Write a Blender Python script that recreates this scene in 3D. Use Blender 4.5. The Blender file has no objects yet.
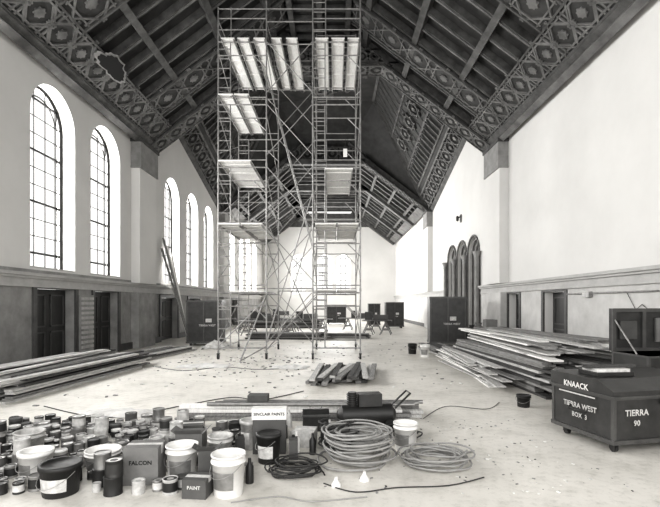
import bpy, math, random
from mathutils import Vector, Matrix, noise
R = random.Random(7)
sc = bpy.context.scene
try:
    sc.view_settings.view_transform = 'Standard'
    sc.view_settings.look = 'Medium High Contrast'
except Exception: pass

# ------------------------------------------------------------------ materials
def mat(name, g, rough=0.7, var=0.0, scale=4.0, metal=0.0, bump=0.0, stretch=None, tint=(1.0,0.99,0.97), detail=6):
    m = bpy.data.materials.new(name); m.use_nodes = True
    nt = m.node_tree; bs = nt.nodes['Principled BSDF']
    bs.inputs['Roughness'].default_value = rough
    bs.inputs['Metallic'].default_value = metal
    def c(v): return (max(0,v)*tint[0], max(0,v)*tint[1], max(0,v)*tint[2], 1)
    bs.inputs['Base Color'].default_value = c(g)
    if var > 0 or bump > 0:
        tc = nt.nodes.new('ShaderNodeTexCoord'); mp = nt.nodes.new('ShaderNodeMapping')
        nt.links.new(tc.outputs['Object'], mp.inputs['Vector'])
        if stretch: mp.inputs['Scale'].default_value = stretch
        nz = nt.nodes.new('ShaderNodeTexNoise'); nz.inputs['Scale'].default_value = scale
        nz.inputs['Detail'].default_value = detail; nz.inputs['Roughness'].default_value = 0.62
        nt.links.new(mp.outputs['Vector'], nz.inputs['Vector'])
        if var > 0:
            cr = nt.nodes.new('ShaderNodeValToRGB')
            cr.color_ramp.elements[0].position = 0.32; cr.color_ramp.elements[0].color = c(g*(1-var))
            cr.color_ramp.elements[1].position = 0.68; cr.color_ramp.elements[1].color = c(g*(1+var))
            nt.links.new(nz.outputs['Fac'], cr.inputs['Fac'])
            nt.links.new(cr.outputs['Color'], bs.inputs['Base Color'])
        if bump > 0:
            bp = nt.nodes.new('ShaderNodeBump'); bp.inputs['Strength'].default_value = bump
            bp.inputs['Distance'].default_value = 0.03
            nt.links.new(nz.outputs['Fac'], bp.inputs['Height'])
            nt.links.new(bp.outputs['Normal'], bs.inputs['Normal'])
    return m

PLASTER = mat('plaster', 0.64, 0.9, 0.05, 0.45, bump=0.1, detail=9)
DADO = mat('dado_plaster', 0.50, 0.85, 0.14, 1.6)
DADOL = mat('dado_left_grey', 0.28, 0.85, 0.25, 1.6)  # left dado, a darker grey than the right one
TRIM = mat('trim_stone', 0.42, 0.8, 0.1, 3)
CEILP = mat('ceiling_panel', 0.032, 0.75, 0.4, 2.0)
CEILB = mat('ceiling_beam', 0.07, 0.7, 0.45, 3.0)
CEILO = mat('ceiling_ornament', 0.115, 0.7, 0.5, 1.7)
ARCHM = mat('arch_moulding_grey', 0.24, 0.7, 0.2, 3)
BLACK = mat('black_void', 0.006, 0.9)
DARKD = mat('dark_door_wood', 0.025, 0.5, 0.4, 6, stretch=(6,6,0.6))
DARKT = mat('dark_trim', 0.075, 0.6, 0.2, 6)
IRON = mat('window_iron', 0.02, 0.6)
STEEL = mat('scaffold_steel', 0.28, 0.45, 0.3, 8, metal=0.35)
STEELD = mat('dark_steel', 0.045, 0.4, 0.2, 8, metal=0.5)
PLY = mat('deck_plywood', 0.75, 0.8, 0.12, 6, stretch=(8,1,1))
WOODL = mat('lumber_light', 0.45, 0.85, 0.3, 5, stretch=(9,0.8,9))
WOODM = mat('lumber_mid', 0.21, 0.85, 0.35, 5, stretch=(9,0.8,9))
WOODD = mat('lumber_dark', 0.06, 0.85, 0.35, 5, stretch=(9,0.8,9))
BOXP = mat('job_box_paint', 0.038, 0.42, 0.3, 5, metal=0.1)
BOXE = mat('job_box_edge', 0.08, 0.4, 0.2, 5, metal=0.2)
WHITE = mat('white_plastic', 0.72, 0.4, 0.08, 8)
WHITED = mat('dirty_white', 0.45, 0.5, 0.3, 14)
RUBBER = mat('black_rubber', 0.018, 0.5)
GREYC = mat('tin_grey', 0.25, 0.35, 0.25, 9, metal=0.5)
CARD = mat('cardboard', 0.17, 0.9, 0.15, 5)
CARDD = mat('cardboard_dark', 0.09, 0.9, 0.15, 5)
LABEL = mat('paper_label', 0.55, 0.8, 0.25, 20)
HOSE = mat('hose_rubber', 0.28, 0.5, 0.15, 12)
CORD = mat('cord_dark', 0.03, 0.6)
CLOTH = mat('drop_cloth_canvas', 0.6, 0.95, 0.2, 5, bump=0.4)
PAINTT = mat('white_lettering', 0.5, 0.8, 0.2, 20)

def floor_mat():
    m = bpy.data.materials.new('floor_concrete'); m.use_nodes = True
    nt = m.node_tree; bs = nt.nodes['Principled BSDF']; bs.inputs['Roughness'].default_value = 0.5
    tc = nt.nodes.new('ShaderNodeTexCoord')
    def nzz(s,d,r):
        n = nt.nodes.new('ShaderNodeTexNoise'); n.inputs['Scale'].default_value=s; n.inputs['Detail'].default_value=d; n.inputs['Roughness'].default_value=r
        nt.links.new(tc.outputs['Object'], n.inputs['Vector']); return n
    n1=nzz(.55,9,.65); n2=nzz(9,8,.75); n3=nzz(2.2,8,.7)
    def rmp(n,p0,c0,p1,c1):
        r=nt.nodes.new('ShaderNodeValToRGB'); r.color_ramp.elements[0].position=p0; r.color_ramp.elements[0].color=(c0,c0*.99,c0*.96,1)
        r.color_ramp.elements[1].position=p1; r.color_ramp.elements[1].color=(c1,c1*.99,c1*.97,1); nt.links.new(n.outputs['Fac'], r.inputs['Fac']); return r.outputs['Color']
    def mul(a,b):
        mx = nt.nodes.new('ShaderNodeMix'); mx.data_type='RGBA'; mx.blend_type='MULTIPLY'; mx.inputs[0].default_value=1
        nt.links.new(a, mx.inputs[6]); nt.links.new(b, mx.inputs[7]); return mx.outputs[2]
    o = mul(mul(rmp(n1,.32,.56,.6,.72), rmp(n2,.34,.8,.5,1)), rmp(n3,.34,.87,.48,1))
    nt.links.new(o, bs.inputs['Base Color'])
    bp = nt.nodes.new('ShaderNodeBump'); bp.inputs['Strength'].default_value=.12; bp.inputs['Distance'].default_value=.02
    nt.links.new(n2.outputs['Fac'], bp.inputs['Height']); nt.links.new(bp.outputs['Normal'], bs.inputs['Normal'])
    return m
FLOORM = floor_mat()

# ------------------------------------------------------------------ builder
class B:
    def __init__(s, name): s.n=name; s.v=[]; s.f=[]; s.m=[]; s.s=[]; s.mats=[]; s.M=Matrix.Identity(4)
    def mi(s, m):
        if m not in s.mats: s.mats.append(m)
        return s.mats.index(m)
    def add(s, vs, fs, m, smooth=False):
        k=len(s.v); i=s.mi(m)
        s.v += [s.M @ Vector(v) for v in vs]
        for f in fs: s.f.append([k+a for a in f]); s.m.append(i); s.s.append(smooth)
    BF=[(0,3,2,1),(4,5,6,7),(0,1,5,4),(1,2,6,5),(2,3,7,6),(3,0,4,7)]
    def box(s,x0,x1,y0,y1,z0,z1,m):
        s.add([(x0,y0,z0),(x1,y0,z0),(x1,y1,z0),(x0,y1,z0),(x0,y0,z1),(x1,y0,z1),(x1,y1,z1),(x0,y1,z1)], s.BF, m)
    def fbox(s,O,U,V,N,u0,u1,v0,v1,n0,n1,m):
        P=lambda u,v,n: O+U*u+V*v+N*n
        s.add([P(u0,v0,n0),P(u1,v0,n0),P(u1,v1,n0),P(u0,v1,n0),P(u0,v0,n1),P(u1,v0,n1),P(u1,v1,n1),P(u0,v1,n1)], s.BF, m)
    def cyl(s,p0,p1,r0,m,r1=None,n=8,caps=True,smooth=True):
        if r1 is None: r1=r0
        p0=Vector(p0);p1=Vector(p1);d=(p1-p0).normalized()
        a=Vector((0,0,1)) if abs(d.z)<.9 else Vector((1,0,0))
        x=d.cross(a).normalized(); y=d.cross(x)
        vs=[]
        for p,r in((p0,r0),(p1,r1)):
            for i in range(n):
                t=2*math.pi*i/n; vs.append(p+(x*math.cos(t)+y*math.sin(t))*r)
        fs=[(i,(i+1)%n,n+(i+1)%n,n+i) for i in range(n)]
        s.add(vs,fs,m,smooth)
        if caps:
            s.add(vs[:n],[tuple(range(n))],m); s.add(vs[n:],[tuple(range(n))],m)
    def lathe(s,c,prof,m,n=20,smooth=True,cap=True):
        vs=[];c=Vector(c)
        for r,z in prof:
            for i in range(n):
                t=2*math.pi*i/n; vs.append(c+Vector((r*math.cos(t),r*math.sin(t),z)))
        fs=[]
        for j in range(len(prof)-1):
            for i in range(n): fs.append((j*n+i,j*n+(i+1)%n,(j+1)*n+(i+1)%n,(j+1)*n+i))
        s.add(vs,fs,m,smooth)
        if cap:
            s.add(vs[:n],[tuple(range(n))],m); s.add(vs[-n:],[tuple(range(n))],m)
    def tube(s,pts,r,m,n=6,closed=False):
        pts=[Vector(p) for p in pts]; L=len(pts); vs=[]; up=Vector((0,0,1))
        for i,p in enumerate(pts):
            a=pts[max(0,i-1)];b=pts[min(L-1,i+1)]
            d=(b-a).normalized()
            u=up if abs(d.z)<.95 else Vector((1,0,0))
            x=d.cross(u).normalized();y=d.cross(x)
            for k in range(n):
                t=2*math.pi*k/n; vs.append(p+(x*math.cos(t)+y*math.sin(t))*r)
        fs=[]
        for i in range(L-1):
            j=i+1
            for k in range(n): fs.append((i*n+k,i*n+(k+1)%n,j*n+(k+1)%n,j*n+k))
        s.add(vs,fs,m,True)
    def text(s,t,pos,X,Y,size,m,bold=.006):
        cu=bpy.data.curves.new('t','FONT'); cu.body=t; cu.size=size; cu.resolution_u=2; cu.offset=bold*size/0.1*0.4
        cu.align_x='CENTER'; cu.align_y='CENTER'
        ob=bpy.data.objects.new('t',cu); sc.collection.objects.link(ob)
        dg=bpy.context.evaluated_depsgraph_get(); me=ob.evaluated_get(dg).to_mesh()
        X=Vector(X);Y=Vector(Y);P=Vector(pos)
        s.add([P+X*v.co.x+Y*v.co.y for v in me.vertices],[tuple(p.vertices) for p in me.polygons],m)
        ob.evaluated_get(dg).to_mesh_clear(); bpy.data.objects.remove(ob); bpy.data.curves.remove(cu)
    def done(s,bevel=0,keep=False):
        me=bpy.data.meshes.new(s.n)
        if keep: c=Vector((0,0,0))
        else:
            xs=[v.x for v in s.v];ys=[v.y for v in s.v];zs=[v.z for v in s.v]
            c=Vector(((min(xs)+max(xs))/2,(min(ys)+max(ys))/2,min(zs)))
        me.from_pydata([v-c for v in s.v],[],s.f)
        for m in s.mats: me.materials.append(m)
        me.polygons.foreach_set('material_index',s.m); me.polygons.foreach_set('use_smooth',s.s)
        me.update()
        ob=bpy.data.objects.new(s.n,me); ob.location=c; sc.collection.objects.link(ob)
        if bevel:
            md=ob.modifiers.new('bevel','BEVEL'); md.width=bevel; md.segments=2; md.limit_method='ANGLE'
        return ob

def TR(x,y,z=0,rz=0): return Matrix.Translation((x,y,z)) @ Matrix.Rotation(math.radians(rz),4,'Z')

# ------------------------------------------------------------------ room
XL,XR,YB,YF=-7.8,6.7,-3.0,49.0
C=-0.55; EZ=8.4
TH=0.55

b=B('floor'); b.box(XL-TH,XR+TH,YB,YF+.5,-0.2,0,FLOORM); b.done(keep=True)

def arch(y0,y1,z0,zt,n=18):
    r=(y1-y0)/2; zs=zt-r; cy=(y0+y1)/2
    p=[(y0,z0),(y1,z0)]
    for i in range(n+1):
        t=math.pi*i/n; p.append((cy+r*math.cos(t),zs+r*math.sin(t)))
    return p

def curve_wall(name, outer, holes, x0, x1, m, axis='x'):
    cu=bpy.data.curves.new(name,'CURVE'); cu.dimensions='2D'; cu.fill_mode='BOTH'; cu.extrude=abs(x1-x0)/2
    for pl in [outer]+holes:
        sp=cu.splines.new('POLY'); sp.points.add(len(pl)-1)
        for i,(a,c_) in enumerate(pl): sp.points[i].co=(a,c_,0,1)
        sp.use_cyclic_u=True
    ob=bpy.data.objects.new('tmp',cu); sc.collection.objects.link(ob)
    dg=bpy.context.evaluated_depsgraph_get(); me0=ob.evaluated_get(dg).to_mesh()
    mid=(x0+x1)/2
    w=B(name)
    if axis=='x': vs=[(mid+v.co.z,v.co.x,v.co.y) for v in me0.vertices]
    else: vs=[(v.co.x,mid+v.co.z,v.co.y) for v in me0.vertices]
    w.add(vs,[tuple(p.vertices) for p in me0.polygons],m)
    ob.evaluated_get(dg).to_mesh_clear(); bpy.data.objects.remove(ob); bpy.data.curves.remove(cu)
    return w.done(keep=True)

WIN=[(11.55,13.55),(14.4,16.4),(20.7,22.7),(23.8,25.8),(27.0,29.0),(33.2,35.2),(36.5,38.5),(39.8,41.8),(43.1,45.1),(5.2,7.2),(8.4,10.4)]
Z0=2.62
top=[(YB,Z0),(YF,Z0),(YF,EZ),(31.4,EZ),(31.4,7.9),(22.2,10.3),(19.0,9.4),(19.0,EZ),(YB,EZ)]
LT=7.75
curve_wall('wall_left', top, [arch(a,c_,Z0+.05,LT) for a,c_ in WIN], XL-TH, XL, PLASTER)
def lowwall(name,doors,x0,x1):
    p=[(YB,0)]
    for (a,c_,h) in doors: p += [(a,0),(a,h),(c_,h),(c_,0)]
    p += [(YF,0),(YF,Z0),(YB,Z0)]
    return curve_wall(name,p,[],x0,x1,DADOL)
lowwall('wall_left_dado',[(11.75,13.5,2.15),(14.6,16.2,2.15),(17.6,18.3,2.0),(20.2,22.4,2.0),(24,26,2.0),(34,36,2.0)],XL-TH,XL)
ARC=[(20.7,22.45),(22.65,24.4),(24.6,26.35)]
p=[(YB,0),(13.0,0),(13.0,2.1),(14.3,2.1),(14.3,0),(16.2,0),(16.2,2.1),(17.2,2.1),(17.2,0)]
for a,c_ in ARC:
    q=arch(a,c_,0,4.95)
    p += [(a,0)] + list(reversed(q[2:])) + [(c_,0)]
p += [(YF,0),(YF,EZ),(31.4,EZ),(31.4,7.9),(22.2,10.3),(19.0,9.4),(19.0,EZ),(YB,EZ)]
curve_wall('wall_right',p,[],XR,XR+TH,PLASTER)
b=B('trim_dado_right')
for a,c_ in [(YB,12.85),(14.45,16.05),(17.35,20.4),(26.7,YF)]:
    b.box(XR-.03,XR-.002,a,c_,0.0,2.2,DADO)
b.done(keep=True)

fo=[(XL,0),(XR,0),(XR,EZ),(C+2.6,11.5),(C-2.6,11.5),(XL,EZ)]
curve_wall('wall_far',fo,[arch(-1.75,-.15,2.7,7.0),arch(.25,1.75,2.7,7.0),arch(-4.6,-3.1,2.7,7.0)],YF,YF+.5,PLASTER,axis='y')

for side,x,s,brk in (('left',XL,1,[(YB,YF)]),('right',XR,-1,[(YB,20.35),(26.7,YF)])):
    b=B('trim_cornice_'+side)
    for a,c_ in brk:
        for d,z0,z1 in ((.10,2.16,2.24),(.06,2.24,2.38),(.13,2.38,2.44),(.2,2.44,2.52)):
            xa,xb=sorted((x+s*d,x)); b.box(xa,xb,a,c_,z0,z1,TRIM)
    b.done(keep=True)
b=B('baseboard_right')
for a,c_ in [(YB,12.9),(14.4,16.1),(17.3,20.4),(26.7,YF)]: b.box(XR-.08,XR-.02,a,c_,0,.25,DARKT)
b.done(keep=True)
b=B('baseboard_left')
for a,c_ in [(YB,11.6),(13.65,14.45),(16.35,17.5),(18.4,20.1),(22.5,23.9),(26.1,33.9),(36.1,YF)]: b.box(XL,XL+.06,a,c_,0,.25,DARKT)
b.done(keep=True)
for side,x,s in (('left',XL,1),('right',XR,-1)):
    b=B('trim_pilaster_'+side)
    for a,c_ in ((17.3,18.9),(30.6,31.9)):
        xa,xb=sorted((x+s*.34,x)); b.box(xa,xb,a,c_,2.52,7.9,PLASTER)
        xa,xb=sorted((x+s*.40,x)); b.box(xa,xb,a-.05,c_+.05,6.95,7.03,ARCHM)
        b.box(xa,xb,a-.03,c_+.03,7.03,7.95,ARCHM)
        xa,xb=sorted((x+s*.44,x)); b.box(xa,xb,a-.08,c_+.08,7.95,8.08,CEILB)
        xa,xb=sorted((x+s*.30,x)); b.box(xa,xb,a,c_,0,2.16,DADOL if side=='left' else DADO)
    b.done(keep=True)

for k,(a,c_) in enumerate(WIN):
    b=B('window_%d'%(k+1)); x=XL-.42
    q=arch(a,c_,Z0+.05,LT,20); r=(c_-a)/2; zs=LT-r; cy=(a+c_)/2
    L=len(q)
    for i in range(L):
        p0=q[i];p1=q[(i+1)%L]
        b.cyl((x,p0[0],p0[1]),(x,p1[0],p1[1]),.06,IRON,n=4,smooth=False)
    for i in range(20):
        t0=math.pi*i/20;t1=math.pi*(i+1)/20;rr=r*.72
        b.cyl((x,cy+rr*math.cos(t0),zs+rr*math.sin(t0)),(x,cy+rr*math.cos(t1),zs+rr*math.sin(t1)),.022,IRON,n=4,smooth=False)
    for yy,w in ((cy-r*.72,.03),(cy+r*.72,.03),(cy-r*.24,.014),(cy+r*.24,.014)):
        d=abs(yy-cy); zt=zs+math.sqrt(max(0,r*r-d*d)); b.box(x-w,x+w,yy-w,yy+w,Z0+.05,zt,IRON)
    z=Z0+.5; kk=0
    while z<LT-.15:
        hw=r if z<zs else math.sqrt(max(0,r*r-(z-zs)**2)); w=.03 if kk%3==0 else .013
        b.box(x-w,x+w,cy-hw,cy+hw,z-w,z+w,IRON); z+=.47; kk+=1
    b.box(XL-.5,XL-.01,a,c_,Z0+.05,Z0+.09,TRIM)
    b.done(keep=True)
for k,(a,c_) in enumerate(((-1.75,-.15),(.25,1.75),(-4.6,-3.1))):
    b=B('window_%d'%(len(WIN)+k+1)); y=YF+.3; r=(c_-a)/2; zs=7-r; cy=(a+c_)/2
    for t in (.33,.66):
        xx=a+(c_-a)*t; d=abs(xx-cy); b.box(xx-.02,xx+.02,y-.02,y+.02,2.7,zs+math.sqrt(r*r-d*d),IRON)
    z=3.4
    while z<6.9:
        hw=r if z<zs else math.sqrt(max(0,r*r-(z-zs)**2)); b.box(cy-hw,cy+hw,y-.02,y+.02,z-.02,z+.02,IRON); z+=.8
    b.done(keep=True)

def door(n,x,s,a,c_,h,panels=2,m=DARKD):
    b=B('door_%d'%n)
    xi=x-s*.25
    xa,xb=sorted((xi,xi-s*.06)); b.box(xa,xb,a+.02,c_-.02,0.01,h-.01,m)
    w=(c_-a)/panels
    for i in range(panels):
        for z0,z1 in ((.15,.95),(1.08,h-.15)):
            y0=a+i*w+.12;y1=a+(i+1)*w-.12
            xa,xb=sorted((xi,xi+s*.03))
            for yy0,yy1,zz0,zz1 in ((y0,y1,z0,z0+.04),(y0,y1,z1-.04,z1),(y0,y0+.04,z0,z1),(y1-.04,y1,z0,z1)): b.box(xa,xb,yy0,yy1,zz0,zz1,DARKT)
    xa,xb=sorted((x+s*.001,x+s*.06))
    b.box(xa,xb,a-.14,a-.005,0,h+.002,DARKT); b.box(xa,xb,c_+.005,c_+.14,0,h+.002,DARKT); b.box(xa,xb,a-.14,c_+.14,h+.002,h+.14 if h<2.05 else h+.05,DARKT)
    b.done(keep=True)
door(1,XL,1,11.75,13.5,2.14); door(2,XL,1,14.6,16.2,2.14); door(3,XL,1,20.2,22.4,1.99); door(4,XL,1,24,26,1.99); door(5,XL,1,34,36,1.99)
door(6,XR,-1,13.0,14.3,2.09,1); door(7,XR,-1,16.2,17.2,2.09,1); door(8,XL,1,17.6,18.3,1.99,1)
b=B('radiator_grille'); b.box(XL+.002,XL+.1,13.68,14.42,0.1,2.0,DADOL)
for i in range(5):
    for j in range(12):
        b.box(XL+.1,XL+.13,13.72+i*.14,13.82+i*.14,.2+j*.15,.28+j*.15,TRIM)
b.box(XL+.07,XL+.14,13.66,14.44,0,.1,DARKT)
b.done(keep=True)

b=B('trim_arcade')
for a,c_ in ARC:
    r=(c_-a)/2;cy=(a+c_)/2;zs=4.95-r
    for rr,w,xx,mm in ((r+.03,.05,XR-.03,CEILO),(r-.12,.06,XR+.14,ARCHM),(r-.26,.06,XR+.28,ARCHM)):
        pts=[(xx,cy-rr,0.05)]+[(xx,cy-rr*math.cos(math.pi*i/18),zs+rr*math.sin(math.pi*i/18)) for i in range(19)]+[(xx,cy+rr,.05)]
        b.tube(pts,w,mm,n=6)
for yy in (20.6,22.55,24.5,26.45):
    b.lathe((XR-.16,yy,0),[(.17,0),(.17,.15),(.11,.22),(.10,3.75),(.13,3.8),(.10,3.85),(.19,4.05),(.19,4.12)],ARCHM,n=12)
b.done(keep=True)
for k,(a,c_) in enumerate(ARC):
    b=B('door_%d'%(9+k)); b.box(XR+.42,XR+.5,a+.02,c_-.02,.01,2.6,DARKD)
    cy=(a+c_)/2; r=(c_-a)/2; zs=4.95-r
    b.box(XR+.36,XR+.42,a+.02,c_-.02,2.55,2.7,DARKT)
    for i in range(1,6):
        d=-r+i*2*r/6; b.box(XR+.40,XR+.44,cy+d-.03,cy+d+.03,.1,zs+math.sqrt(r*r-d*d)-.02,DARKT)
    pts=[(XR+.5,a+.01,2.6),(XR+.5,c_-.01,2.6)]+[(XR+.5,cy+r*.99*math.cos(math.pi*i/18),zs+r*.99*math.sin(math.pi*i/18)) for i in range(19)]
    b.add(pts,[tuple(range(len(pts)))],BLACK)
    b.done(keep=True)
b=B('wall_sconce_bracket'); yy=23.7
b.box(XR-.05,XR,yy-.1,yy+.1,6.0,6.4,DARKT); b.cyl((XR-.05,yy,6.3),(XR-.2,yy,6.2),.03,STEELD); b.lathe((XR-.2,yy,6.05),[(.03,0),(.07,.05),(.08,.2),(.04,.28)],STEELD,n=10); b.done()

# ------------------------------------------------------------------ ceiling
def star(b,O,U,V,N,cu,cv,r,w,n0,n1,m):
    for k in range(2):
        a=math.pi/4*k
        for j in range(4):
            t=a+j*math.pi/2
            u=U*math.cos(t)+V*math.sin(t); v=-U*math.sin(t)+V*math.cos(t)
            b.fbox(O+U*cu+V*cv,u,v,N,r*.70-w,r*.70,-r*.78,r*.78,n0,n1+.006*k,m)
    u=(U+V).normalized(); v=(V-U).normalized()
    b.fbox(O+U*cu+V*cv,u,v,N,-r*.2,r*.2,-r*.2,r*.2,n0,n1,m)
    b.fbox(O+U*cu+V*cv,U,V,N,-r*.2,r*.2,-r*.2,r*.2,n0,n1-.01,m)
def band_u(b,O,U,V,N,u0,u1,v0,v1,n,rows=None):
    b.fbox(O,U,V,N,u0,u1,v0,v1,n,n+.06,CEILP)
    b.fbox(O,U,V,N,u0,u1,v0,v0+.06,n+.06,n+.13,CEILB); b.fbox(O,U,V,N,u0,u1,v1-.06,v1,n+.06,n+.13,CEILB)
    W=(v1-v0)-.1
    rows=rows or max(1,round(W/.9)); w=W/rows; k=max(1,int((u1-u0)/(w*.95))); st=(u1-u0)/k
    for i in range(k):
        for j in range(rows):
            star(b,O,U,V,N,u0+st*(i+.5),v0+.05+w*(j+.5),w*.62,.05,n+.06,n+.1,CEILO)
        if i<k-1:
            uu=u0+st*(i+1)
            o=O+U*uu+V*((v0+v1)/2); a_=(U+V).normalized(); c_=(V-U).normalized()
            b.fbox(o,a_,c_,N,-.02,.02,-W*.55,W*.55,n+.06,n+.095,CEILO); b.fbox(o,a_,c_,N,-W*.55,W*.55,-.02,.02,n+.06,n+.093,CEILO)
def band_v(b,O,U,V,N,u0,u1,v0,v1,n):
    band_u(b,O,V,U,N,v0,v1,u0,u1,n)

c8,s6=.8,.6
SL=7.34
def slopes():
    return ((Vector((XR,0,EZ)),Vector((0,1,0)),Vector((-c8,0,s6)),Vector((-s6,0,-c8)),'right'),
            (Vector((XL,0,EZ)),Vector((0,1,0)),Vector((c8,0,s6)),Vector((s6,0,-c8)),'left'))
Y1,Y2=19.0,31.4
bc=B('ceiling')
bm_=B('ceiling_beams')
for O,U,V,N,nm in slopes():
    bc.fbox(O,U,V,N,YB,Y1,-.1,SL,-.15,0,CEILP)
    y=YB+.4
    while y<Y1-.3:
        bm_.fbox(O,U,V,N,y,y+.16,.1,SL,0.0,.22,CEILB)
        bm_.fbox(O,U,V,N,y+.05,y+.11,.1,SL,0.22,.25,CEILO)
        bm_.fbox(O,U,V,N,y+.38,y+.42,.1,SL,0.0,.04,CEILB)
        y+=.8
    for v in (2.4,4.5,6.5): bm_.fbox(O,U,V,N,YB,Y1,v,v+.22,0.0,.34,CEILB)
    band_u(bm_,O,U,V,N,YB,Y1,.3,1.3,.25)
    for y in (4.6,10.7,15.9): band_v(bm_,O,U,V,N,y,y+1.15,1.3,SL-.1,.27)
    bm_.fbox(O,U,V,N,YB,Y1,-.1,.3,.0,.42,CEILB); bm_.fbox(O,U,V,N,YB,Y1,-.1,.12,.4,.5,CEILO)
    for yt in (18.35,30.9):
        L_=SL if yt<20 else 6.0
        bm_.fbox(O,U,V,N,yt,yt+.65,-.0,L_-.1,.05,.34,CEILB)
        band_v(bm_,O,U,V,N,yt-.12,yt+.78,.1,L_-.3,.32)
    FL=5.7
    bc.fbox(O,U,V,N,Y2,YF,-.1,FL,-.15,0,CEILP)
    y=Y2+.5
    while y<YF-.3: bm_.fbox(O,U,V,N,y,y+.22,.1,FL,0,.25,CEILB); y+=1.1
    for v in (1.0,2.6,4.3): bm_.fbox(O,U,V,N,Y2,YF,v,v+.2,0,.3,CEILB)
    for y in (36.5,42.5,48.2):
        bm_.fbox(O,U,V,N,y,y+.6,0,FL,.1,.5,CEILB)
    bm_.fbox(O,U,V,N,Y2,YF,0,.7,.2,.3,CEILO)
fx=SL*c8
bc.box(XL+fx-.15,XR-fx+.15,YB,Y1,EZ+SL*s6-.02,EZ+SL*s6+.15,CEILP)
y=YB+.4
zt=EZ+SL*s6
while y<Y1: bm_.box(XL+fx,XR-fx,y,y+.15,zt-.2,zt,CEILB); y+=.62
for x in (XL+fx+.2,C-.1,XR-fx-.4): bm_.box(x,x+.2,YB,Y1,zt-.3,zt,CEILB)
yt=18.35
bm_.box(C-3.6,C+3.6,yt,yt+.65,11.5,12.0,CEILB)
band_u(bm_,Vector((0,yt-.02,0)),Vector((1,0,0)),Vector((0,0,1)),Vector((0,-1,0)),C-3.4,C+3.4,11.45,12.05,0)
band_u(bm_,Vector((0,0,11.5)),Vector((1,0,0)),Vector((0,1,0)),Vector((0,0,-1)),C-3.5,C+3.5,yt-.1,yt+.75,0)
bm_.box(C-.15,C+.15,yt+.1,yt+.5,12.0,12.8,CEILB)
ff=5.7*c8; zf=EZ+5.7*s6
bc.box(XL+ff-.15,XR-ff+.15,Y2,YF,zf-.02,zf+.15,CEILP)
y=Y2+.5
while y<YF-.3: bm_.box(XL+ff,XR-ff,y,y+.22,zf-.2,zf,CEILB); y+=1.1
for y in (36.5,42.5,48.2): bm_.box(C-3.6,C+3.6,y,y+.5,zf-.95,zf-.5,CEILB)
bm_.box(C-4.4,C+4.4,48.7,48.95,10.0,10.6,CEILB)
# raised octagonal crossing
TZ=14.6; tx=3.1; ty0,ty1=21.5,28.6
Rg=[(Y1,9.4),(22.2,10.3),(31.4,7.9)]
def quad(b_,pts,m): b_.add(pts,[tuple(range(len(pts)))],m)
for s,x in ((1,XR),(-1,XL)):
    X=C+s*tx
    w=[Vector((x,yy,zz)) for yy,zz in Rg]
    t=[Vector((X,ty0,TZ)),Vector((X,ty1,TZ))]
    quad(bc,[w[0],w[1],t[0]],CEILP)
    n=12; vs=[]
    for i in range(n+1):
        f=i/n
        for g in range(7): vs.append(w[1].lerp(w[2],f).lerp(t[0].lerp(t[1],f),g/6))
    bc.add(vs,[(i*7+g,i*7+g+1,(i+1)*7+g+1,(i+1)*7+g) for i in range(n) for g in range(6)],CEILP)
    quad(bc,[w[2],t[1],Vector((C+s*1.6,Y2,12.9))],CEILP); quad(bc,[w[2],Vector((C+s*1.6,Y2,12.9)),Vector((x,Y2,7.9))],CEILP)
    quad(bc,[w[0],t[0],Vector((C+s*1.6,Y1,13.2)),Vector((x,Y1,8.0))],CEILP)
    def beam(p,q,r,m=CEILB): bm_.cyl(p,q,r,m,n=4,smooth=False)
    beam(w[0],w[1],.16);beam(w[1],w[2],.2);beam(w[1],t[0],.13);beam(w[2],t[1],.16);beam(t[0],t[1],.14)
    beam(w[2],Vector((C+s*1.6,Y2-.05,12.9)),.16)
    P=lambda f,g: w[1].lerp(w[2],f).lerp(t[0].lerp(t[1],f),g)
    for k in range(1,12): beam(P(k/12,.42),P(k/12,1),.05)
    for g in (.18,.24,.42,.7): beam(P(0,g),P(1,g),.08,CEILO if g<.4 else CEILB)
    def loc(f,g):
        o=P(f,g); U=(P(f+.02,g)-P(f-.02,g)).normalized(); V=P(f,g+.02)-P(f,g-.02); V=(V-U*V.dot(U)).normalized(); N=U.cross(V)
        if N.z>0: N=-N
        return o,U,V,N
    for k in range(11):
        o,U,V,N=loc((k+.6)/11,.09); star(bm_,o,U,V,N,0,0,.5,.05,.0,.1,CEILO)
    for k in range(18):
        o,U,V,N=loc((k+.5)/18,.33); hw=.2
        bm_.fbox(o,U,V,N,-hw-.03,-hw+.03,-.55,.35,0,.12,CEILO)
        for i in range(5):
            t0=math.pi*i/5;t1=math.pi*(i+1)/5
            beam(o+U*(hw*math.cos(t0))+V*(.3+hw*math.sin(t0))+N*.06,o+U*(hw*math.cos(t1))+V*(.3+hw*math.sin(t1))+N*.06,.04,CEILO)
    for k in range(5):
        o,U,V,N=loc((k+1)/6,.56); star(bm_,o,U,V,N,0,0,.55,.05,.0,.12,CEILO)
quad(bc,[(C-tx,ty0,TZ),(C+tx,ty0,TZ),(C+tx,ty1,TZ),(C-tx,ty1,TZ)],CEILP)
quad(bc,[(C-tx,ty1,TZ),(C+tx,ty1,TZ),(C+1.6,Y2,12.9),(C-1.6,Y2,12.9)],CEILP)
quad(bc,[(C-tx,ty0,TZ),(C+tx,ty0,TZ),(C+1.6,Y1,13.2),(C-1.6,Y1,13.2)],CEILP)
quad(bc,[(XR,Y2,8.0),(C+1.6,Y2,12.9),(C-1.6,Y2,12.9),(XL,Y2,8.0),(XL+ff,Y2,zf),(XR-ff,Y2,zf)],CEILP)
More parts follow.
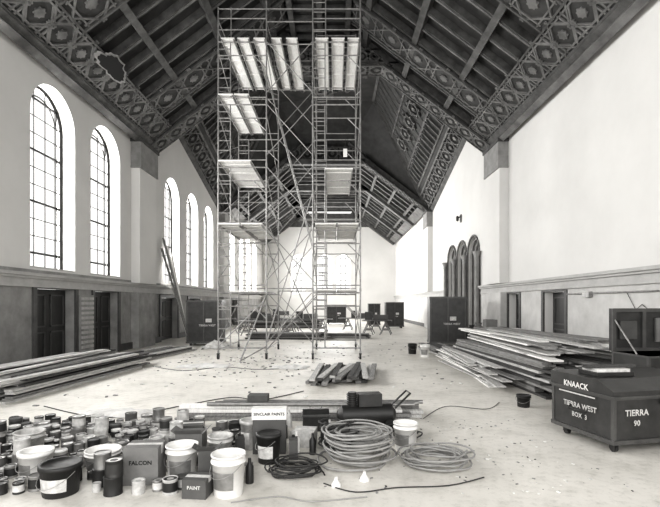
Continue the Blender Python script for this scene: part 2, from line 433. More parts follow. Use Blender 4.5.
quad(bc,[(XR,Y1+.02,8.0),(C+1.6,Y1+.02,13.2),(C-1.6,Y1+.02,13.2),(XL,Y1+.02,8.0),(XL+fx,Y1+.02,zt),(XR-fx,Y1+.02,zt)],CEILP)
band_u(bm_,Vector((0,Y2-.05,0)),Vector((1,0,0)),Vector((0,0,1)),Vector((0,-1,0)),C-2.6,C+2.6,11.7,12.6,0)
bm_.box(C-2.7,C+2.7,Y2-.5,Y2-.02,11.3,11.65,CEILB)
for i in range(8):
    star(bm_,Vector((C,(ty0+ty1)/2,TZ)),Vector((1,0,0)),Vector((0,1,0)),Vector((0,0,-1)),1.9*math.cos(i*math.pi/4),2.2*math.sin(i*math.pi/4),.7,.08,.0,.1,CEILO)
for s,x in ((1,XR),(-1,XL)):  # added unseen outer shell, blocks sky leaking through the crossing ceiling
    quad(bc,[(x+s*.5,Y1-.2,8.2),(x+s*.5,Y2+.2,8.2),(x+s*.5,Y2+.2,12),(x+s*.5,Y1-.2,12)],CEILP)
    quad(bc,[(x+s*.5,Y1-.2,12),(x+s*.5,Y2+.2,12),(C,Y2+.2,16.2),(C,Y1-.2,16.2)],CEILP)
for yy in (Y1+.05,Y2+.2): quad(bc,[(XL-.5,yy,12),(XR+.5,yy,12),(C,yy,16.2)],CEILP)  # gable ends of the added sky-blocking shell
bc.done(keep=True); bm_.done(keep=True)
O,U,V,N,_=slopes()[1]
b=B('broken_plaster_hole')
def blob(r,n,nz,m,seed):
    q=random.Random(seed); pts=[]
    for i in range(n):
        t=2*math.pi*i/n; rr=r*(.75+.1*math.sin(3*t+seed)+.22*q.random()); pts.append(O+U*(13.4+rr*1.5*math.cos(t))+V*(1.2+rr*.55*math.sin(t))+N*nz)
    cc=O+U*13.4+V*1.2+N*nz
    b.add([cc]+pts,[(0,1+i,1+(i+1)%n) for i in range(n)],m)
blob(.62,34,.42,ARCHM,3); blob(.52,34,.44,BLACK,3); b.done(keep=True)

# ------------------------------------------------------------------ scaffold
b=B('rolling_scaffold')
yF,yK=14.0,17.0; r=.024
towers=((-3.6,-2.1),(-.66,.82))
def frame(x0,x1,y,z0,h=1.95):
    b.cyl((x0,y,z0),(x0,y,z0+h),r,STEEL); b.cyl((x1,y,z0),(x1,y,z0+h),r,STEEL)
    b.cyl((x0,y,z0+h-.08),(x1,y,z0+h-.08),r,STEEL); b.cyl((x0+.0,y,z0+h-.5),(x1,y,z0+h-.5),r*.8,STEEL)
    b.cyl((x0,y,z0+.15),(x1,y,z0+.15),r*.8,STEEL)
    xi=x0+.38
    b.cyl((xi,y,z0+.15),(xi,y,z0+h-.08),r*.8,STEEL)
    for k in range(1,6): b.cyl((x0,y,z0+.15+k*.3),(xi,y,z0+.15+k*.3),r*.7,STEEL)
    b.cyl((x1,y,z0+h-.9),(x1-.4,y,z0+h-.5),r*.7,STEEL)
    for xx in (x0,x1): b.cyl((xx,y,z0-.04),(xx,y,z0+.06),r*1.4,STEEL)
ZB=.2
for ti,(x0,x1) in enumerate(towers):
    for y in (yF,yK):
        for l in range(5): frame(x0,x1,y,ZB+l*1.95)
        for xx in (x0,x1):
            t_=10.95 if xx==x0 and ti==0 else (11.15 if ti==0 else 11.9)
            b.cyl((xx,y,9.95),(xx,y,t_),r,STEEL)
        for zz in (10.25,10.6,10.9): b.cyl((x0,y,zz),(x1,y,zz),r*.8,STEEL)
        b.cyl((x0+.4,y,9.95),(x0+.4,y,10.95 if ti==0 else 11.9),r*.8,STEEL)
    if ti==1:
        for y in (yF,yK):
            b.cyl((x0,y,11.4),(x1,y,11.4),r*.8,STEEL); b.cyl((x0,y,11.85),(x1,y,11.85),r*.8,STEEL)
            for k in range(5): b.cyl((x0,y,10.2+.3*k),(x0+.4,y,10.2+.3*k),r*.7,STEEL)
    for xx in (x0,x1):
        for l in range(5):
            z=ZB+l*1.95
            b.cyl((xx,yF,z+.35),(xx,yK,z+1.6),r*.6,STEEL,n=6); b.cyl((xx,yF,z+1.6),(xx,yK,z+.35),r*.6,STEEL,n=6)
        for zz in (10.2,10.55): b.cyl((xx,yF,zz),(xx,yK,zz),r*.7,STEEL)
        b.cyl((xx,yF,ZB+.1),(xx,yK,ZB+.1),r*.7,STEEL)
        for y in (yF,yK):
            b.cyl((xx,y,.14),(xx,y,.3),.02,STEELD); b.box(xx-.04,xx+.04,y-.05,y+.05,.15,.19,STEELD)
            b.cyl((xx-.03,y,.08),(xx+.03,y,.08),.08,RUBBER,n=14)
for y in (yF,yK):
    for l in range(0,5):
        z=ZB+l*1.95
        b.cyl((-2.1,y,z+.3),(-.66,y,z+1.9),r*.65,STEEL,n=6); b.cyl((-2.1,y,z+1.9),(-.66,y,z+.3),r*.65,STEEL,n=6)
    b.cyl((-2.1,y,.5),(-.66,y,5.2),r*.8,STEEL); b.cyl((-2.1,y,8.9),(-.66,y,3.4),r*.8,STEEL)
    for zz in (2.2,9.8,10.5,10.9): b.cyl((-2.1,y,zz),(-.66,y,zz),r*.8,STEEL)
b.cyl((-2.1,yF,4.3),(-.5,yK,.3),r*.7,STEEL); b.cyl((-3.6,yF,.4),(-2.1,yF,1.9),r*.7,STEEL)
b.cyl((-2.1,yF,2.0),(-2.7,12.9,.05),r,STEEL); b.cyl((-2.1,yF,.4),(-2.7,12.9,.08),r*.8,STEEL)
b.cyl((-.66,yK,2.0),(-2.1,yF,.3),r*.8,STEEL)
def deck(x0,x1,z,y0=yF-.1,y1=yK+.1,n=2):
    w=(x1-x0)/n
    for i in range(n):
        xa=x0+i*w+.02; xb=x0+(i+1)*w-.02
        b.box(xa,xb,y0,y1,z+.03,z+.07,PLY)
        b.box(xa,xa+.03,y0,y1,z-.03,z+.03,STEEL); b.box(xb-.03,xb,y0,y1,z-.03,z+.03,STEEL)
        yy=y0+.3
        while yy<y1: b.box(xa+.03,xb-.03,yy,yy+.03,z,z+.03,PLY); yy+=.9
deck(-3.6,-2.62,8.15); deck(-3.6,-2.55,6.1,n=1); deck(-3.6,-2.2,4.15,n=2)
deck(-.3,.6,5.85,n=1); deck(-.6,.78,4.15,n=2); deck(-3.55,-2.2,2.1,y0=15.2,n=2); deck(-.6,.78,2.15,y0=15.6,n=2)
for xa,xb in ((-3.5,-3.05),(-3.0,-2.6),(-2.5,-2.1),(-1.95,-1.6),(-1.5,-1.1),(-.6,-.15),(-.1,.35),(.4,.8)):
    deck(xa,xb,9.85,y0=yF-.15,y1=yK+.15,n=1)
b.done()
b=B('hanging_rag'); b.cyl((.35,14.02,6.55),(.35,14.02,6.9),.008,STEELD); b.box(.29,.41,14.0,14.04,6.3,6.55,WHITE); b.done()

# ------------------------------------------------------------------ lumber
def pile(name,cx,cy,rz,L,W,H,bw=.2,bt=.045,jit=.25,rj=1.0,mats=(WOODL,WOODM,WOODD),seed=1,skip=0.0,taper=0):
    q=random.Random(seed); b=B(name); z=0; nl=max(1,int(H/bt))
    for l in range(nl):
        ww=W*(1-taper*l/nl); k=int(ww/bw); x=-ww/2
        for i in range(k):
            wv=bw*q.uniform(.65,.97)
            if l and q.random()<skip*(l/nl): x+=bw; continue
            Lj=L*q.uniform(.85,1.0); yo=q.uniform(-jit,jit)*L*.15
            b.M=TR(cx,cy,z,rz)@TR(x+bw/2,yo,0,q.uniform(-rj,rj))
            b.box(-wv/2,wv/2,-Lj/2,Lj/2,0.001,bt*.93,q.choice(mats))
            x+=bw
        z+=bt
    return b
b=pile('lumber_stack',4.9,11.0,2,5.8,2.4,.68,bw=.24,bt=.048,jit=.5,rj=1.2,mats=(WOODM,WOODD,WOODM,WOODL,WOODD),seed=3)
q=random.Random(5)
for i in range(32):
    b.M=TR(q.uniform(4.0,5.6),q.uniform(10.6,11.8),.68+i*.010,q.uniform(-6,9))
    b.box(-.12,.12,-q.uniform(2.2,3.0),2.6,0,.03,q.choice((WOODL,WOODL,WOODM,PLY)))
q=random.Random(9)
for i in range(16):
    b.M=TR(q.uniform(3.3,3.6),q.uniform(10.2,12.8),.002+i*.026,q.uniform(-6,4)); b.box(-.1,.1,-1.9,1.9,0,.024,q.choice((WOODL,WOODM,PLY)))
b.done()
b=pile('lumber_stack',-6.25,10.3,-5,5.0,1.9,.42,bw=.2,bt=.045,jit=.6,rj=1.6,mats=(WOODL,WOODM,WOODD,WOODM),seed=11,skip=.45)
q=random.Random(61)
for i in range(5):
    b.M=TR(-6.2+q.uniform(-.7,.7),9.6+q.uniform(-.6,.8),.43+i*.03,q.uniform(-12,4)); b.box(-.1,.1,-2,2,0,.028,q.choice((WOODL,PLY,WOODM)))
b.done()
pile('lumber_stack',-5.9,15.2,-8,3.2,1.1,.2,bw=.18,jit=.5,rj=2,seed=13,skip=.4).done()
b=B('lumber_offcuts'); q=random.Random(15)
for i in range(30):
    x=-.38+(i%10)*.14+q.uniform(-.04,.04)
    b.M=TR(x,10.7+q.uniform(-.25,.25),.002+(i//10)*.06+(i%3)*.004,q.uniform(-16,-2)); b.box(-.06,.06,-q.uniform(.9,1.3),q.uniform(.9,1.3),0,.055,q.choice((WOODM,WOODD,WOODD,WOODM,WOODL)))
b.done()
b=B('leaning_planks'); q=random.Random(17)
for i in range(7):
    y=19.8+i*.2; xb=-6.3-.08*i; zt_=4.1+q.uniform(-.5,.6)
    p0=Vector((xb,y-.1,0.03)); p1=Vector((XL+.12,y+.25,zt_)); d=(p1-p0); L=d.length; d.normalize()
    u=Vector((0,1,0)); u=(u-d*u.dot(d)).normalized(); n=d.cross(u)
    b.fbox(p0,u,d,n,-.09,.09,0,L,-.02,.02,q.choice((WOODL,WOODM,PLY)))
b.done()

# ------------------------------------------------------------------ job boxes
def jobbox(name,M,W,D,H,openlid=False):
    b=B(name); b.M=M
    hb=H-.18 if not openlid else H
    b.box(0,W,0,D,.14,hb,BOXP)
    for x0,x1 in ((-.01,.03),(W-.03,W+.01)):
        for y0,y1 in ((-.01,.03),(D-.03,D+.01)): b.box(x0,x1,y0,y1,.14,hb,BOXE)
    b.box(-.02,W+.02,-.02,D+.02,.12,.17,BOXE); b.box(-.015,W+.015,-.015,D+.015,hb-.03,hb,BOXE)
    if not openlid:
        P=[(-.02,-.02,hb),(W+.02,-.02,hb),(W+.02,D+.02,hb),(-.02,D+.02,hb),(-.02,-.02,hb+.07),(W+.02,-.02,hb+.07),(W+.02,.22,H),(-.02,.22,H),(-.02,D+.02,H),(W+.02,D+.02,H)]
        b.add(P,[(0,3,2,1),(0,1,5,4),(4,5,6,7),(7,6,9,8),(2,3,8,9),(0,4,7,8,3),(1,2,9,6,5)],BOXP)
        b.box(-.03,W+.03,-.03,D+.03,hb-.01,hb+.015,BOXE)
        b.box(W*.5-.12,W*.5+.12,-.045,-.02,hb-.1,hb+.05,BOXE)
    for x in (.12,W-.12):
        for y in (.12,D-.12):
            b.box(x-.05,x+.05,y-.05,y+.05,.1,.125,STEELD); b.box(x-.03,x-.022,y-.04,y+.04,.04,.1,STEELD); b.box(x+.022,x+.03,y-.04,y+.04,.04,.1,STEELD)
            b.cyl((x-.02,y,.051),(x+.02,y,.051),.05,RUBBER,n=12)
    b.tube([(-.01,D*.36,hb-.2),(-.06,D*.36,hb-.24),(-.06,D*.64,hb-.24),(-.01,D*.64,hb-.2)],.012,STEELD)
    b.tube([(W+.01,D*.36,hb-.2),(W+.06,D*.36,hb-.24),(W+.06,D*.64,hb-.24),(W+.01,D*.64,hb-.2)],.012,STEELD)
    return b
b=jobbox('job_box',TR(3.2,5.15,0,12.5),1.5,1.0,.84)
b.text('TIERRA WEST',(-.022,.5,.46),(0,-1,0),(0,0,1),.09,PAINTT)
b.text('BOX  3',(-.022,.5,.34),(0,-1,0),(0,0,1),.08,PAINTT)
b.text('KNAACK',(-.035,.55,.715),(0,-1,0),(0,0,1),.1,WHITE)
b.box(-.03,-.021,.25,.85,.6,.615,PAINTT)
b.text('TIERRA',(.3,-.022,.48),(1,0,0),(0,0,1),.1,PAINTT)
b.text('90',(.3,-.022,.36),(1,0,0),(0,0,1),.09,PAINTT)
b.done()
b=B('tool_tray'); b.M=TR(3.2,5.15,.842,12.5)@TR(.1,.35,0,-6)
b.box(0,.5,0,.35,0,.05,STEELD); b.box(.03,.47,.03,.32,.05,.09,LABEL); b.box(-.05,.62,.12,.2,.09,.13,WOODD); b.box(-.1,.5,.22,.27,.09,.11,WOODM); b.done(bevel=.004)
b=jobbox('open_tool_chest',TR(4.72,6.75,0,6),1.6,.75,.95,openlid=True)
W,D=1.6,.75
b.box(-.02,W+.02,D,D+.06,.95,1.66,BOXP)
for z0,z1 in ((.95,1.0),(1.6,1.66)): b.box(-.02,W+.02,D-.03,D,z0,z1,BOXE)
for x0,x1 in ((-.02,.04),(W-.04,W+.02),(W*.32,W*.36)): b.box(x0,x1,D-.035,D,1.0,1.6,BOXE)
b.box(.1,.4,D-.05,D-.01,1.15,1.45,BOXE); b.box(.75,1.3,D-.05,D-.01,1.1,1.5,CARD)
b.cyl((.02,.25,.95),(.02,D,1.5),.012,STEEL)
b.done()
def gang(name,M,W,D,H,txt):
    b=B(name); b.M=M
    b.box(0,W,0,D,.12,H,BOXP)
    b.box(-.02,W+.02,-.02,D+.02,H-.06,H+.01,BOXE); b.box(-.02,W+.02,-.02,D+.02,.1,.18,BOXE)
    b.box(W/2-.02,W/2+.02,-.03,0,.18,H-.06,BOXE)
    for x in (.02,W-.06): b.box(x,x+.04,-.02,0,.18,H-.06,BOXE)
    for x in (.1,W-.2):
        for y in (.08,D-.18): b.box(x,x+.1,y,y+.1,0,.12,STEELD)
    b.text(txt,(W*.6,-.035,H*.45),(1,0,0),(0,0,1),.11,PAINTT)
    b.box(W*.55,W*.72,-.03,-.001,H*.52,H*.6,LABEL)
    return b.done()
gang('tool_cabinet',TR(3.9,18.3,0,-6),1.45,1.0,2.0,'TIERRA WEST')
gang('tool_cabinet',TR(-6.0,18.3,0,4),1.4,.9,1.85,'TIERRA WEST')
gang('tool_cabinet',TR(3.6,31.2,0,0),1.25,.9,1.8,'TW')
gang('tool_cabinet',TR(2.6,34,0,0),.9,.8,1.7,'TW')
gang('tool_cabinet',TR(-.6,37,0,0),1.6,.8,1.6,'TW')

# ------------------------------------------------------------------ mid-distance clutter
def sawhorse(b,x,y,rz,W=1.1,H=.75,m=WOODM):
    M0=b.M; b.M=M0@TR(x,y,0,rz)
    b.box(-W/2,W/2,-.045,.045,H-.09,H,m)
    for sx in (-1,1):
        for sy in (-1,1):
            b.cyl((sx*W*.4,0,H-.05),(sx*W*.46,sy*.3,0.02),.03,m,n=4,smooth=False)
        b.box(sx*W*.43-.02,sx*W*.43+.02,-.18,.18,.25,.32,m)
    b.M=M0
for (x,y,rz,L) in ((-3.5,24,80,3.5),(-1.6,27,86,3.0),(-4.5,28,95,3.6),(1.8,29,84,3),(-4.2,36,90,3),(2.4,25,80,1.6)):
    b=B('plank_trestle'); b.M=TR(x,y,0,rz)
    sawhorse(b,0,-L*.3,0); sawhorse(b,0,L*.3,0)
    for i in range(5): b.box(-.5+i*.2,-.32+i*.2,-L/2,L/2,.75+.002*i,.79+.002*i,R.choice((WOODD,WOODM,WOODL)))
    b.box(-.3,.1,-.6,.2,.8,1.1,CARDD); b.box(.1,.3,.3,.7,.8,1.25,BOXP); b.done()
pile('lumber_stack',-2.3,22.0,85,4.0,1.0,.35,bw=.2,seed=21,rj=3,skip=.4,mats=(WOODD,WOODM,WOODL)).done()
pile('lumber_stack',-3.4,32,88,5,1.2,.6,bw=.2,seed=22,rj=2,mats=(WOODD,WOODM)).done()
pile('lumber_stack',.6,22.5,80,2.4,.8,.25,bw=.2,seed=23,rj=4,mats=(WOODD,WOODM)).done()
pile('lumber_stack',3.75,16.2,4,2.4,.8,.25,bw=.2,seed=24,rj=5,skip=.3,mats=(WOODL,WOODM,WOODD)).done()
b=B('workbench'); b.M=TR(5.25,14.9,0,0)
b.box(0,1.1,0,2.0,.78,.86,WOODM)
for x in (.05,.95):
    for y in (.1,1.8): b.box(x,x+.1,y,y+.1,0,.78,WOODD)
b.box(.02,.06,0.05,1.9,.1,.78,BOXP); b.box(.05,1.05,.02,.06,.1,.78,BOXP); b.box(.2,.6,1.2,1.6,.86,1.15,CARD); b.done()
b=B('burlap_sack'); b.lathe((5.85,18.2,0),[(.28,0),(.36,.15),(.34,.5),(.22,.75),(.1,.85),(.16,.95)],CARD,n=14); b.done()
b=B('burlap_sack'); b.lathe((5.85,19.1,0),[(.3,0),(.38,.15),(.34,.5),(.25,.65),(.1,.75),(.14,.82)],CARDD,n=14); b.done()
b=B('electrical_panel'); b.box(XR-.14,XR-.03,11.6,11.9,1.9,2.05,GREYC); b.cyl((XR-.07,11.6,2.0),(XR-.07,9.2,2.0),.02,STEEL)
b.cyl((XR-.07,11.9,2.0),(XR-.07,12.8,2.0),.02,STEEL); b.done(keep=True)
b=B('wall_conduit'); b.tube([(XR-.06,10.2,1.98),(XR-.06,9.9,1.6),(XR-.06,9.7,1.72),(XR-.06,9.3,1.5)],.008,CORD); b.done(keep=True)
def carton(name,M,W,D,H,m=CARD,openf=False,txt=None,tm=BLACK):
    b=B(name); b.M=M
    if openf:
        t=.012
        b.box(0,W,0,t,0,H,m); b.box(0,W,D-t,D,0,H,m); b.box(0,t,t,D-t,0,H,m); b.box(W-t,W,t,D-t,0,H,m); b.box(t,W-t,t,D-t,0,.01,m)
        b.add([(0,0,H),(W,0,H),(W,-.06,H+.06),(0,-.06,H+.06)],[(0,1,2,3)],m)
        b.add([(W,0,H),(W,D,H),(W+.06,D,H+.05),(W+.06,0,H+.05)],[(0,1,2,3)],m)
        b.add([(0,0,H),(0,D,H),(-.06,D,H+.04),(-.06,0,H+.04)],[(0,1,2,3)],m)
        b.box(.03,W-.03,.03,D-.03,.01,H*.7,CARDD)
    else:
        b.box(0,W,0,D,0,H,m); b.box(0,W,D/2-.03,D/2+.03,H,H+.002,LABEL); b.box(-.002,W+.002,D*.5-.03,D*.5+.03,H*.75,H+.001,LABEL)
    if txt: b.text(txt,(W/2,-.004,H*.6),(1,0,0),(0,0,1),min(.055,W*.2),tm)
    return b.done()

# ------------------------------------------------------------------ foreground clutter
blk=[(-.4,4.6,.36),(-.24,6.2,.3)]
def bucket(name,x,y,r=.15,h=.37,m=WHITE,lid=False,lab=True,z=0):
    blk.append((x,y,r+.02))
    b=B(name); b.M=TR(x,y,z,R.uniform(0,60)-60)
    if lid: prof=[(r*.86,0),(r*.88,.01),(r,h-.04),(r+.012,h-.04),(r+.012,h-.0),(r*.9,h),(r*.88,h-.012),(.01,h-.012)]
    else: prof=[(r*.86,0),(r*.88,.01),(r*.97,h*.8),(r+.01,h*.8),(r+.01,h*.84),(r*.99,h*.84),(r,h-.015),(r+.01,h-.015),(r+.01,h),(r-.004,h),(r-.008,h-.04),(r*.88-.01,h*.35),(.01,h*.35)]
    b.lathe((0,0,0),prof,m,n=28)
    if lab:
        rr=lambda z: r*.88+(r-r*.88)*z/h+.003
        n=10; vs=[]
        for i in range(n+1):
            t=-2.2+i*1.6/n
            for zz in (h*.2,h*.62): vs.append((rr(zz)*math.cos(t),rr(zz)*math.sin(t),zz))
        b.add(vs,[(2*i,2*i+2,2*i+3,2*i+1) for i in range(n)],LABEL if m is not WHITE else GREYC,True)
    b.M=b.M@TR(0,0,0,R.uniform(-30,30))
    b.tube([((r+.012)*math.cos(t),-.3*r*math.sin(t)-math.sin(t)*r*.85,h*.8-r*.75*math.sin(t)) for t in [math.pi*i/12 for i in range(13)]],.003,STEEL,n=5)
    return b.done()
bucket('plastic_bucket',-.97,4.14); bucket('plastic_bucket',-1.52,4.5,h=.34)
bucket('plastic_bucket',-2.52,4.15,m=RUBBER,lid=True,h=.28,r=.17); bucket('plastic_bucket',-2.42,4.72,h=.22,r=.17); bucket('plastic_bucket',-2.98,4.5,lid=True,h=.28)
bucket('plastic_bucket',.86,5.4,h=.32,r=.14); bucket('plastic_bucket',-3.45,5.1,h=.3,m=WHITED)
bucket('plastic_bucket',-.72,4.97,m=RUBBER,h=.32,lid=True,r=.13); bucket('plastic_bucket',-1.0,5.45,m=WHITED,h=.34,lid=True,r=.13)
bucket('plastic_bucket',-1.25,4.95,m=WHITED,h=.3,r=.13)
bucket('plastic_bucket',3.2,7.6,r=.11,h=.2,m=RUBBER,lab=False)
bucket('plastic_bucket',2.95,14.6,h=.4); bucket('plastic_bucket',2.7,15.5,h=.35,m=RUBBER,lab=False)
def fcart(x,y,rz,W,D,H,*a,**k):
    carton('cardboard_box',TR(x,y,0,rz),W,D,H,*a,**k); blk.append((x+W/2,y+D/2,max(W,D)*.66))
fcart(-2.02,4.3,4,.33,.26,.36,CARD,txt='FALCON')
fcart(-1.36,4.02,-6,.22,.2,.17,CARDD,txt='PAINT',tm=LABEL); fcart(-1.30,4.3,6,.15,.15,.33,CARDD,openf=True)
fcart(-1.8,5.1,3,.3,.24,.26,CARD,openf=True)
fcart(-.5,5.45,-8,.26,.24,.2,WHITED)
fcart(-2.0,5.65,12,.34,.28,.2,CARDD)
b=B('sign_carton'); blk.append((-.75,5.2,.2))
b.M=TR(-.94,5.2,0,2); b.box(0,.38,0,.12,0,.4,CARDD); b.box(-.01,.39,-.01,.13,.4,.53,WHITE); b.text('SINCLAIR PAINTS',(.19,-.013,.465),(1,0,0),(0,0,1),.046,BLACK)
b.done()

b=B('paint_cans'); q=random.Random(31)
def can(x,y,z,r,h,m,lidm):
    b.M=TR(x,y,z,q.uniform(0,360))
    b.lathe((0,0,0),[(r*.98,0),(r,.006),(r*.97,.012),(r*.97,h-.014),(r,h-.01),(r,h),(r*.9,h),(r*.86,h-.008),(r*.3,h-.006)],m,n=18)
    b.lathe((0,0,0),[(r*.86,h-.007),(.001,h-.006)],lidm,n=18,cap=False)
    if q.random()<.7: b.lathe((0,0,0),[(r*.978,h*.2),(r*.978,h*.8)],q.choice((LABEL,CARDD,CARDD,BOXP,RUBBER,WHITED)),n=18,cap=False)
placed=[]
for t in range(9000):
    x=q.uniform(-4.6,-1.2); y=q.uniform(4.1,6.5)
    if x<-y*.8 or (x>-1.9 and y>6.1): continue
    r=q.choice((.083,.083,.07,.06,.05,.06,.04)); h=r*2.0
    if any((x-a)**2+(y-c_)**2<(r+d+.004)**2 for a,c_,d in placed): continue
    if any((x-a)**2+(y-c_)**2<(r+d)**2 for a,c_,d in blk): continue
    if y<4.6 and x>-1.3: continue
    placed.append((x,y,r)); m=q.choice((GREYC,GREYC,WHITED,RUBBER,STEELD,WHITED,CARDD)); can(x,y,0,r,h,m,q.choice((GREYC,WHITED,RUBBER,WHITE,STEELD)))
    if q.random()<.3 and r>.07: can(x+.01,y,h+.001,r*.95,h*.9,q.choice((GREYC,WHITED,RUBBER,STEELD)),q.choice((GREYC,STEELD,WHITE)))
b.done()
b=B('painting_supplies'); q=random.Random(37); pl2=[]
for t in range(3000):
    x=q.uniform(-1.5,.15); y=q.uniform(4.35,6.35)
    if any((x-a)**2+(y-c_)**2<(.11+d)**2 for a,c_,d in placed) or any((x-a)**2+(y-c_)**2<(.11+d)**2 for a,c_,d in blk) or any((x-a)**2+(y-c_)**2<.03 for a,c_ in pl2): continue
    if x>-.2 and y<5.6: continue
    if x>-.78 and y<4.85: continue
    if x>-.2 and 5.85<y: continue
    pl2.append((x,y)); b.M=TR(x,y,0,q.uniform(0,180)); k=q.random()
    if k<.3:
        b.box(-.08,.08,-.05,.05,0,.22,q.choice((GREYC,WHITED,BOXP,CARDD))); b.cyl((.05,0,.22),(.05,0,.245),.018,RUBBER)
    elif k<.5: b.lathe((0,0,0),[(.04,0),(.04,.16),(.015,.2),(.015,.24)],q.choice((WHITE,RUBBER,WHITED)),n=12)
    elif k<.7: b.lathe((0,0,0),[(.075,0),(.075,.15),(.07,.15),(.07,.14),(.01,.14)],q.choice((GREYC,WHITED,RUBBER)),n=16)
    elif k<.85: b.box(-.1,.1,-.07,.07,0,.1,q.choice((CARD,CARDD,WHITED)))
    else:
        b.box(-.015,.015,-.1,.06,.0,.03,WOODM); b.box(-.04,.04,.06,.13,0,.03,STEELD)
b.done()

def coil(name,x,y,r,n,m,tr=.012,zh=.2,seed=1,ell=1.0,rz=0,tail=None):
    q=random.Random(seed); b=B(name); b.M=TR(x,y,0,rz); pts=[]; N=n*28
    ph=[q.uniform(0,6) for _ in range(4)]
    for i in range(N):
        t=2*math.pi*i/28; k=i/28
        rr=r*(.80+.14*math.sin(k*2.1+ph[0])+.08*math.sin(k*5.3+ph[1]))
        pts.append((rr*math.cos(t)*ell+.05*math.sin(k*1.3+ph[2]),rr*math.sin(t)+.05*math.cos(k*1.7+ph[3]),tr+zh*k/n+.02*abs(math.sin(t*1.5+k))))
    if tail: pts += tail
    b.tube(pts,tr,m,n=7); return b.done()
coil('hose_coil',.27,5.0,.40,20,HOSE,.012,.34,1)
coil('hose_coil',.05,5.3,.22,9,CORD,.010,.34,8)
coil('hose_coil',1.1,4.9,.32,11,HOSE,.010,.12,2,ell=1.2,tail=[(.4,.3,.01),(.55,.4,.01)])
coil('extension_cord',-.4,4.6,.22,10,CORD,.008,.11,3,ell=1.3)
coil('extension_cord',.9,5.9,.2,7,CORD,.010,.12,5)
def cord(name,pts,r=.008,m=CORD):
    b=B(name); P=[]
    for i in range(len(pts)-1):
        p0=Vector(pts[max(0,i-1)]);p1=Vector(pts[i]);p2=Vector(pts[i+1]);p3=Vector(pts[min(len(pts)-1,i+2)])
        for k in range(8):
            t=k/8; P.append(.5*((2*p1)+(-p0+p2)*t+(2*p0-5*p1+4*p2-p3)*t*t+(-p0+3*p1-3*p2+p3)*t**3))
    P.append(Vector(pts[-1])); b.tube([(p.x,p.y,r+.001) for p in P],r,m,n=6); return b.done()
cord('floor_cord',[(-4.9,7.6),(-3.9,7.0),(-3.2,6.9),(-2.6,7.6),(-1.9,8.3),(-1.3,8.1),(-.6,8.9)])
cord('floor_cord',[(-.1,4.35),(.2,4.15),(.6,4.25),(1.1,4.3),(1.5,4.5)],.006)
cord('floor_cord',[(1.35,6.8),(1.9,7.6),(2.5,7.4),(2.9,7.9)],.005)
cord('floor_cord',[(-.9,3.93),(-.5,4.05),(-.2,3.95),(.3,4.05)],.006,HOSE)
cord('floor_cord',[(-5.0,12.4),(-3.9,11.6),(-3.0,12.2),(-2.0,11.8),(-1.2,12.0)],.008)
b=B('long_boards'); q=random.Random(41)
for i,(y,z) in enumerate(((6.75,0),(6.95,0),(7.15,0),(7.35,0),(6.8,.05),(7.0,.05),(7.2,.05),(6.85,.1),(7.1,.1),(6.9,.15))):
    b.M=TR(-.5+q.uniform(-.2,.2),y,z+.001,q.uniform(-1.2,1.2)); b.box(-1.68,1.68,-.085,.085,0,.045,q.choice((WOODL,WOODM,WOODL,PLY)))
b.M=Matrix.Identity(4)
for i in range(3): b.cyl((-1.9+.1*i,6.75+i*.09,.235),(1.2+.08*i,6.72+i*.09,.235),.03,q.choice((GREYC,WHITE)),n=10)
for x in (-1.3,.2): b.box(x,x+.3,6.75,6.95,.266,.36,CARDD)
b.done()
b=B('air_compressor'); b.M=TR(.45,6.25,0,8)
b.cyl((-.35,0,.2),(.35,0,.2),.14,RUBBER,n=20)
for s_ in (-1,1): b.cyl((s_*.35,0,.2),(s_*.41,0,.2),.14,RUBBER,r1=.06,n=20)
b.box(-.12,.2,-.1,.1,.33,.5,BOXP); b.cyl((-.2,0,.33),(-.2,0,.52),.06,STEELD,n=12)
for k in range(5): b.cyl((-.2,0,.36+.03*k),(-.2,0,.37+.03*k),.08,STEELD,n=12)
b.cyl((.3,-.1,.08),(.3,-.16,.08),.08,RUBBER,n=16); b.cyl((.3,.1,.08),(.3,.16,.08),.08,RUBBER,n=16)
for s_ in (-.3,.3): b.box(s_-.02,s_+.02,-.1,.1,0,.1,STEELD)
b.tube([(.38,-.1,.3),(.6,-.1,.5),(.6,.1,.5),(.38,.1,.3)],.014,STEELD); b.done()
for x,y in ((.3,4.44),(.02,4.3)):
    b=B('clamp_work_light'); b.M=TR(x,y,0,20)
    b.lathe((0,0,.0),[(.05,0),(.047,.02),(.03,.045),(.018,.06),(.015,.09)],WHITE,n=18); b.done()
b=B('toolbox'); b.M=TR(-.42,6.1,0,6); b.box(0,.36,0,.2,0,.2,STEELD); b.box(-.01,.37,-.01,.21,.2,.23,BOXE)
b.add([(0,0,.23),(.36,0,.23),(.36,.2,.23),(0,.2,.23),(0,.07,.29),(.36,.07,.29),(.36,.13,.29),(0,.13,.29)],B.BF,STEELD); b.tube([(.1,.1,.28),(.1,.1,.34),(.26,.1,.34),(.26,.1,.28)],.01,GREYC); b.done(bevel=.004)

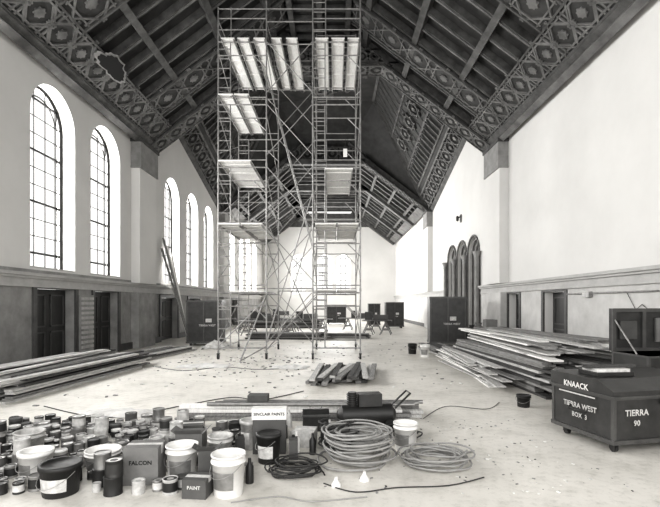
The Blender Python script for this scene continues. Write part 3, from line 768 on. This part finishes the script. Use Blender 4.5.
def cloth(name,x,y,w,d,h,seed,m=CLOTH):
    b=B(name); n=26; vs=[]
    for j in range(n+1):
        for i in range(n+1):
            u=i/n*2-1;v=j/n*2-1; e=max(0,1-(u*u+v*v)*.9)
            z=.004+h*e*(.4+abs(noise.noise(Vector((u*2.2+seed,v*2.2,seed)))))+.3*h*abs(noise.noise(Vector((u*6,v*6+seed,0))))
            k=1+.18*noise.noise(Vector((math.atan2(v,u)*1.3,seed,0)))
            vs.append((x+u*w/2*k,y+v*d/2*k,z))
    b.add(vs,[(j*(n+1)+i,j*(n+1)+i+1,(j+1)*(n+1)+i+1,(j+1)*(n+1)+i) for j in range(n) for i in range(n)],m,True); return b.done()
cloth('drop_cloth',-3.6,12.4,1.4,.7,.1,1); cloth('drop_cloth',-4.6,17.6,1.0,1.1,.3,2); cloth('drop_cloth',-3.4,7.1,1.1,.5,.1,3)
cloth('drop_cloth',-1.2,12.2,1.0,.7,.08,5)
b=B('floor_debris'); q=random.Random(51)
for i in range(700):
    if i%3==0: x=q.uniform(-.2,2.8); y=q.uniform(4.1,7)
    elif i%3==1: x=q.gauss(-2.3,1.2); y=q.gauss(13,1.6)
    else: x=q.uniform(-5.2,3.0); y=q.uniform(7.6,20)
    b.M=TR(x,y,0.0005,q.uniform(0,180)); s_=q.uniform(.005,.018) if i%3==0 else q.uniform(.01,.045); b.box(-s_,s_,-s_*.5,s_*.5,0,s_*.4,q.choice((WOODM,WOODD,WOODM,WHITE,LABEL)))
b.done()

# ------------------------------------------------------------------ lights, world, camera
def area(name,loc,rot,sx,sy,e):
    l=bpy.data.lights.new(name,'AREA'); l.shape='RECTANGLE'; l.size=sx; l.size_y=sy; l.energy=e; l.color=(1,.99,.97)
    o=bpy.data.objects.new(name,l); o.location=loc; o.rotation_euler=rot; sc.collection.objects.link(o)
for k,(a,c_) in enumerate(WIN):
    area('window_daylight_%d'%(k+1),(XL-TH-.15,(a+c_)/2,(Z0+LT)/2),(0,math.radians(-90),0),5.2,2.1,1350 if a>30 else (700 if a>20 else (480 if a>11 else 560)))
for xx in (-.95,1.0,-3.85): area('far_window_daylight',(xx,YF+.7,4.85),(math.radians(-90),0,0),1.6,4.4,500)
area('rear_fill_light',(C,YB-.3,4.6),(math.radians(90),0,0),12,6.5,1000)  # unseen fill light added at the open rear end, for an assumed window
w=bpy.data.worlds.new('World'); sc.world=w; w.use_nodes=True
bg=w.node_tree.nodes['Background']; bg.inputs[0].default_value=(1,.99,.97,1); bg.inputs[1].default_value=1.2

cam=bpy.data.cameras.new('Camera'); co=bpy.data.objects.new('Camera',cam); sc.collection.objects.link(co)
co.location=(0,0,1.75); co.rotation_euler=(math.radians(90),0,0)
cam.sensor_width=36; cam.lens=36*450/660; cam.shift_x=-4/660; cam.shift_y=49.5/660
cam.clip_end=200
sc.camera=co
